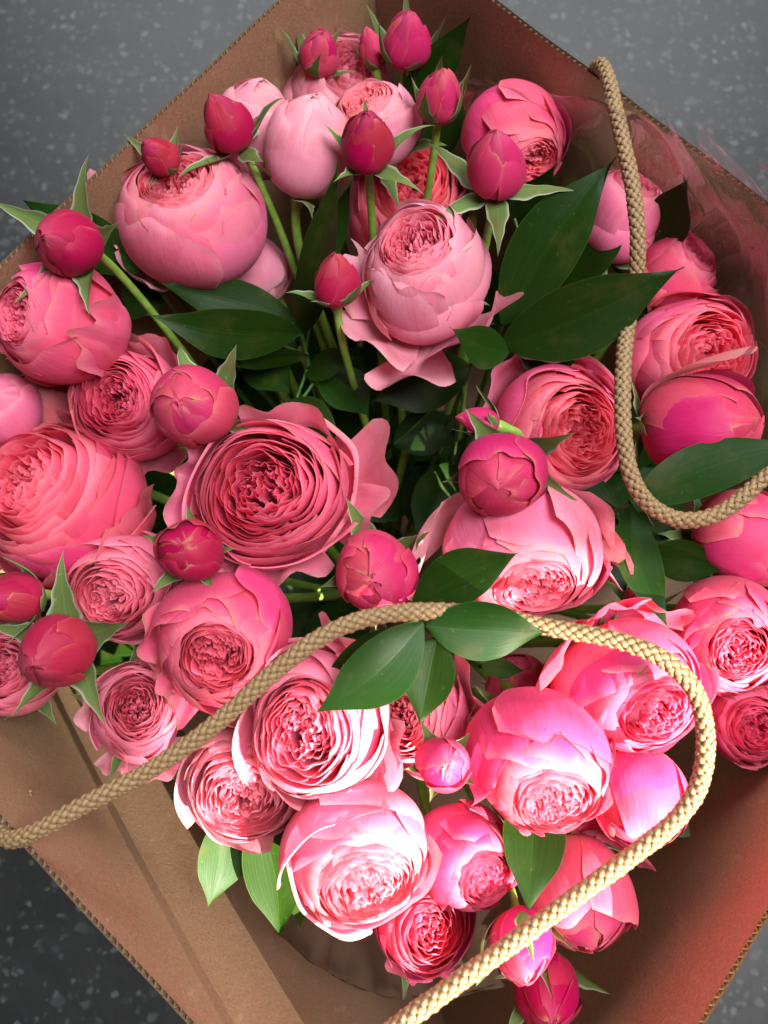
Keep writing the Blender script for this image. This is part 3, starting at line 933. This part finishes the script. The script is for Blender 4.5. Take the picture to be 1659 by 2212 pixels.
def sprig(label, leaves, seed, stem_from=None):
    rng = random.Random(seed)
    b0 = P(*leaves[0][0])
    foot2 = BC[:2] + (b0[:2] - BC[:2]) * 0.30 + np.array([rng.uniform(-.03, .03), rng.uniform(-.03, .03)])
    foot = np.array([foot2[0], foot2[1], 0.0055])
    root = empty('ruscus_sprig', foot)
    tag(root, label, 'leaf sprig', 'leafy green sprigs of the bouquet')
    bs = [P(*l[0]) for l in leaves]
    top = np.mean(bs, axis=0)
    st = b0 if stem_from is None else P(*stem_from)
    path = bez(st, st + np.array([0, 0, -0.05]), foot + np.array([0, 0, .12]), foot, np.linspace(0, 1, 22))
    MB().grid(tube(path, np.linspace(.0011, .0019, 22), 8), closed_u=True).build('stem', M_DSTEM, root, foot)
    for i, l in enumerate(leaves):
        bpt, tpt, wpx = l[:3]
        kw = dict(l[3]) if len(l) > 3 else {}
        mat = M_LEAF2 if kw.pop('bright', False) else M_LEAF
        B, T = P(*bpt), P(*tpt)
        w = wpx * depth((B + T) / 2) / FPX
        lf = MB().grid(leaf_grid(rng, B, T, w, **kw)).build('leaf', mat, root, foot)
        # short stalk from the stem to the leaf
        k = path[3] if np.linalg.norm(B - st) > 0.004 else None
        if k is not None:
            pp = bez(k, k + (st - k) * .5, B + (k - B) * .35, B + (T - B) * 0.02, np.linspace(0, 1, 10))
            MB().grid(tube(pp, .0008, 7), closed_u=True).build('stalk', M_DSTEM, root, foot)


sprig('dark leaf crossing the upper left rim behind the round magenta bud', [((318, 585, .262), (38, 424, .300), 118, dict(roll=.35, bend=.03))], 1)
sprig('tall dark leaf standing in the back corner beside the plump bud', [((868, 262, .235), (1022, 18, .299), 92, dict(roll=-.3)), ((905, 372, .225), (1015, 215, .262), 78, dict(roll=.4))], 2)
sprig('two narrow upright leaves left of the pale central rose', [((648, 725, .245), (738, 350, .312), 112, dict(roll=.75, bend=.05, asym=.06)), ((690, 590, .248), (756, 385, .285), 66, dict(roll=-.5))], 3)
sprig('cluster of dark leaves in the hollow under the large light pink rose', [((650, 718, .262), (318, 682, .296), 118, dict(roll=.35, bend=.06, asym=-.03)), ((640, 690, .240), (332, 610, .272), 100, dict(roll=-.2)), ((655, 735, .235), (440, 735, .245), 110, dict(roll=.2)), ((668, 768, .245), (500, 795, .262), 60, dict(roll=.9, bend=-.05)), ((520, 720, .225), (640, 858, .235), 120, dict(roll=-.3))], 4)
sprig('round leaf hanging with a pale tip above the coral rose', [((612, 868, .268), (738, 998, .285), 135, dict(roll=.25, bend=.05, asym=.05)), ((700, 790, .235), (800, 905, .24), 110, dict(roll=.5)), ((660, 800, .235), (778, 778, .258), 90, dict(roll=.8))], 5)
sprig('pair of large glossy leaves right of the pale central rose', [((1085, 700, .262), (1328, 335, .312), 158, dict(roll=.30, bend=.02, asym=-.02)), ((1082, 748, .285), (1477, 573, .322), 162, dict(roll=-.25, bend=.05, asym=.02)), ((1100, 758, .285), (972, 706, .306), 92, dict(roll=-.35, asym=-.10)), ((1120, 745, .265), (1268, 832, .272), 92, dict(roll=.35))], 6)
sprig('dark leaves behind the large glossy pair beside the light pink rose', [((1215, 640, .248), (1372, 440, .285), 96, dict(roll=.45)), ((1110, 475, .24), (1202, 350, .278), 78, dict(roll=-.5))], 7)
sprig('leaf standing behind the clear film near the right back wall', [((1418, 540, .258), (1487, 382, .302), 104, dict(roll=.3, bright=True))], 8)
sprig('bronze tinged leaf lying under the upper rope loop', [((1362, 1085, .288), (1760, 955, .312), 118, dict(roll=.25, bend=.03, asym=-.04))], 9)
sprig('leaf lying across the pink rose above the rope bend', [((890, 1305, .292), (1127, 1193, .312), 122, dict(roll=.2, bend=.03, asym=-.02))], 10)
sprig('three leaf sprig lying over the rope in the middle of the bouquet', [((914, 1345, .322), (672, 1542, .316), 140, dict(roll=.28, bend=.05, asym=-.06)), ((922, 1352, .322), (1187, 1366, .318), 128, dict(roll=-.2, bend=.05)), ((945, 1375, .318), (905, 1572, .316), 112, dict(roll=-.1)), ((838, 1360, .300), (676, 1528, .300), 92, dict(roll=.5))], 11, stem_from=(916, 1338, .312))
sprig('group of narrow leaves between the right hand roses', [((1362, 1090, .265), (1452, 1362, .285), 96, dict(roll=.4, asym=.08)), ((1395, 1200, .245), (1585, 1224, .262), 92, dict(roll=-.2)), ((1300, 1080, .245), (1350, 1300, .238), 105, dict(roll=.3)), ((1262, 1060, .24), (1290, 1200, .235), 80, dict(roll=-.4)), ((1350, 1120, .235), (1480, 1160, .24), 60, dict(bright=True))], 12)
sprig('two bright leaves hanging over the sunlit cardboard', [((485, 1762, .232), (448, 1968, .228), 112, dict(roll=.3, bright=True, asym=-.06)), ((560, 1760, .238), (604, 2034, .228), 132, dict(roll=-.2, bright=True, asym=-.05)), ((640, 1830, .215), (648, 2010, .19), 70, dict(bright=True))], 13)
sprig('leaf drooping to a thin tip beneath the tall sunlit rose', [((1158, 1690, .250), (1141, 1982, .272), 136, dict(roll=.15, bend=.02)), ((1190, 1760, .24), (1175, 1880, .24), 60)], 14)
sprig('small leaf showing between the tall rose and the rope circled rose', [((1300, 1540, .245), (1288, 1650, .25), 66, dict(bright=True)), ((1460, 1780, .235), (1492, 1808, .235), 34)], 15)
sprig('dark leaf deep below the pale central rose', [((1015, 790, .225), (800, 868, .225), 130, dict(roll=.3)), ((980, 1000, .18), (900, 1180, .18), 120, dict(roll=.3)), ((850, 960, .17), (1000, 900, .17), 100)], 16)
sprig('dark leaf between the large light pink rose and the magenta bud stem', [((335, 580, .235), (272, 700, .24), 96, dict(roll=.3)), ((330, 560, .24), (430, 395, .268), 70)], 17)
sprig('small leaves under the sprig lying on the rope', [((1040, 1440, .252), (1135, 1450, .258), 44, dict(bright=True))], 18)

for q, (x, y, a, lab) in enumerate([(880, 1010, 40, 'added dark filler leaves deep in the shaded gap beside the wide open coral rose'), (760, 760, 110, 'added dark filler leaves deep behind the narrow red bud'), (560, 800, 200, 'added dark filler leaves deep below the horizontal leaf cluster'),
                                    (1120, 560, 70, 'added dark filler leaves deep behind the upright pointed bud'), (330, 640, 160, 'added dark filler leaves deep beside the bare green bud stem'), (1330, 1120, 300, 'added dark filler leaves deep below the upper rope loop'), (700, 1290, 20, 'added dark filler leaves deep beside the twisted crimson bud'),
                                    (1400, 980, 250, 'added dark filler leaves deep under the plump closed rose'), (820, 880, 320, 'added dark filler leaves deep under the round hanging leaf'), (330, 1080, 30, 'added dark filler leaves deep between the very large rose and the coral rose'), (180, 640, 80, 'added dark filler leaves deep under the rose below the magenta bud'),
                                    (1400, 640, 10, 'added dark filler leaves deep behind the roses next to the clear film'), (180, 1380, 210, 'added dark filler leaves deep under the egg shaped crimson bud'), (1000, 420, 150, 'added dark filler leaves deep behind the bud with the broad green sepal'), (560, 480, 90, 'added dark filler leaves deep behind the cream blushed rose')]):
    ls = []  # filler leaves added low in the bag to darken the gaps between heads
    for m_ in range(4):
        an = math.radians(a + m_ * 88)
        ls.append(((x + 8 * m_, y, .070 + .012 * m_), (x + 190 * math.cos(an), y - 190 * math.sin(an), .085 + .015 * m_), 150, dict(roll=.3 - .2 * m_)))
    sprig(lab, ls, 40 + q)


# ------------------------------------------------------------------ braided rope handles
def rope(label, pts, seed):
    path = catmull([P(*p) for p in pts], 40)
    path, s = resample(path, 0.00055)
    # smooth a little
    for _ in range(30):
        path[1:-1] = (path[:-2] + 2 * path[1:-1] + path[2:]) / 4
    d = np.concatenate([[0], np.cumsum(np.linalg.norm(np.diff(path, axis=0), axis=1))])
    tan, n, b = frames(path)
    root = empty('rope_handle', path[0])
    tag(root, label, 'rope handle')
    org = path[0]
    ns, pitch, R0, amp = 5, 0.0215, 0.00245, 0.00050
    hw, ht = 0.00122, 0.00074
    a = np.linspace(0, 2 * math.pi, 8, endpoint=False)
    w = 2 * math.pi / pitch
    core = MB().grid(tube(path[::3], R0 * 0.80, 10), closed_u=True).build('core', M_ROPE, root, org)
    for sgn in (1, -1):
        for k in range(ns):
            th = sgn * (w * d) + 2 * math.pi * k / ns
            rad = R0 * (1 + 0.035 * np.sin(d * 210 + seed) * np.sin(d * 77)) + sgn * amp * np.cos(ns * w * d) + 0.00012 * np.sin(d * 900 + k * 2.1 + sgn)
            er = np.cos(th)[:, None] * n + np.sin(th)[:, None] * b
            et = -np.sin(th)[:, None] * n + np.cos(th)[:, None] * b
            c = path + er * rad[:, None]
            dr = np.gradient(c, axis=0); dr /= np.linalg.norm(dr, axis=1)[:, None]
            sd = np.cross(dr, er)
            ca = np.sign(np.cos(a)) * np.abs(np.cos(a)) ** 0.8
            ring = c[:, None, :] + hw * ca[None, :, None] * sd[:, None, :] + ht * np.sin(a)[None, :, None] * er[:, None, :]
            nvv = len(c)
            uu, vv = np.meshgrid(np.arange(8) / 8.0, d)
            MB().grid(ring, np.stack([uu, vv * 60], -1), closed_u=True).build('strand', M_ROPE, root, org)
    rng = random.Random(seed * 7)
    for q in range(16):
        i = rng.randrange(int(len(path) * .05), int(len(path) * .95))
        an = rng.uniform(0, 6.28)
        e = math.cos(an) * n[i] + math.sin(an) * b[i]
        p0 = path[i] + e * R0
        t1 = tan[i] * rng.choice([-1, 1])
        lnf = rng.uniform(0.002, 0.006)
        fp = bez(p0, p0 + e * lnf * .5 + t1 * lnf * .3, p0 + e * lnf * .7 + t1 * lnf, p0 + e * lnf * rng.uniform(.2, 1) + t1 * lnf * 1.5 + np.cross(e, t1) * lnf * rng.uniform(-.8, .8), np.linspace(0, 1, 9))
        MB().grid(tube(fp, 0.00007, 4), closed_u=True).build('loose_fibre', M_ROPE, root, org)


rope('braided tan rope handle lying in a loop across the sunlit roses',
     [(60, 1722, .262), (22, 1748, .276), (3, 1785, .292), (18, 1814, .302), (70, 1800, .309), (180, 1740, .314), (330, 1660, .318), (470, 1560, .322), (600, 1445, .326), (700, 1372, .328), (800, 1333, .327), (930, 1320, .322), (1060, 1330, .316), (1200, 1358, .316),
      (1340, 1385, .320), (1440, 1428, .322), (1502, 1495, .320), (1524, 1590, .318), (1512, 1690, .314), (1466, 1765, .312), (1400, 1822, .312), (1250, 1932, .312), (1100, 2042, .314), (950, 2150, .317), (800, 2262, .318), (690, 2355, .314), (625, 2425, .306), (600, 2440, .296), (620, 2395, .276), (650, 2370, .262)], 1)
rope('braided tan rope handle hanging in from the back wall past the big leaves',
     [(1262, 192, .262), (1272, 180, .276), (1281, 160, .292), (1298, 140, .306), (1312, 165, .312), (1328, 230, .316), (1350, 325, .318), (1370, 425, .318), (1378, 520, .314), (1372, 620, .304), (1356, 705, .302), (1348, 770, .306), (1345, 860, .310), (1349, 950, .311), (1366, 1035, .310),
      (1405, 1092, .307), (1465, 1122, .305), (1530, 1118, .305), (1590, 1086, .305), (1640, 1040, .306), (1720, 960, .309), (1800, 870, .312), (1860, 780, .312), (1895, 690, .308), (1912, 640, .304), (1920, 612, .300), (1905, 632, .284), (1885, 655, .262)], 2)


# ------------------------------------------------------------------ clear film
def film(label, rows, seed, amp=1.0):
    rows = [catmull([P(*p) for p in r], 14) for r in rows]
    k = np.array(rows)
    n = k.shape[1]
    fine = []
    for j in range(n):
        fine.append(catmull(k[:, j], 10))
    g = np.array(fine).transpose(1, 0, 2)
    rng = random.Random(seed)
    h, wd = g.shape[:2]
    du = np.gradient(g, axis=1); dv = np.gradient(g, axis=0)
    nn = np.cross(du, dv); nn /= np.linalg.norm(nn, axis=2)[..., None] + 1e-12
    U, V = np.meshgrid(np.linspace(0, 1, wd), np.linspace(0, 1, h))
    disp = 0.0022 * np.sin(17 * U + 3 * V) * np.sin(5 * V + 1) + 0.0014 * np.sin(31 * U - 4 * V) + 0.0008 * np.sin(57 * U + 9 * V)
    g = g + nn * (disp * amp)[..., None]
    mb = MB().grid(g)
    o = mb.build('film_sleeve', M_FILM)
    org = o.data.vertices[0].co.copy()
    o.data.transform(Matrix.Translation(-org)); o.location = org
    return tag(o, label, 'plastic film', 'clear film sleeves round the bouquet')


film('clear plastic film standing up past the right back rim of the bag',
     [[(1040, 420, .20), (1215, 490, .20), (1385, 630, .20), (1520, 780, .20), (1640, 900, .20), (1720, 1050, .20)],
      [(1010, 270, .26), (1240, 315, .265), (1435, 450, .27), (1590, 590, .27), (1700, 760, .27), (1820, 900, .27)],
      [(985, 190, .285), (1225, 220, .296), (1400, 300, .312), (1560, 410, .315), (1740, 540, .315), (1900, 660, .315)],
      [(980, 160, .290), (1210, 202, .302), (1385, 244, .330), (1500, 272, .338), (1700, 296, .342), (1960, 340, .345)]], 3, 0.55)
film('clear plastic film with a curved edge inside the front of the bag',
     [[(610, 1860, .10), (690, 1920, .10), (780, 1990, .10), (900, 2020, .10), (1050, 2000, .10)],
      [(590, 2000, .17), (680, 2072, .17), (800, 2130, .17), (930, 2142, .17), (1080, 2110, .17)],
      [(600, 2018, .20), (690, 2092, .20), (810, 2148, .20), (940, 2160, .20), (1090, 2130, .20)]], 4, 0.25)
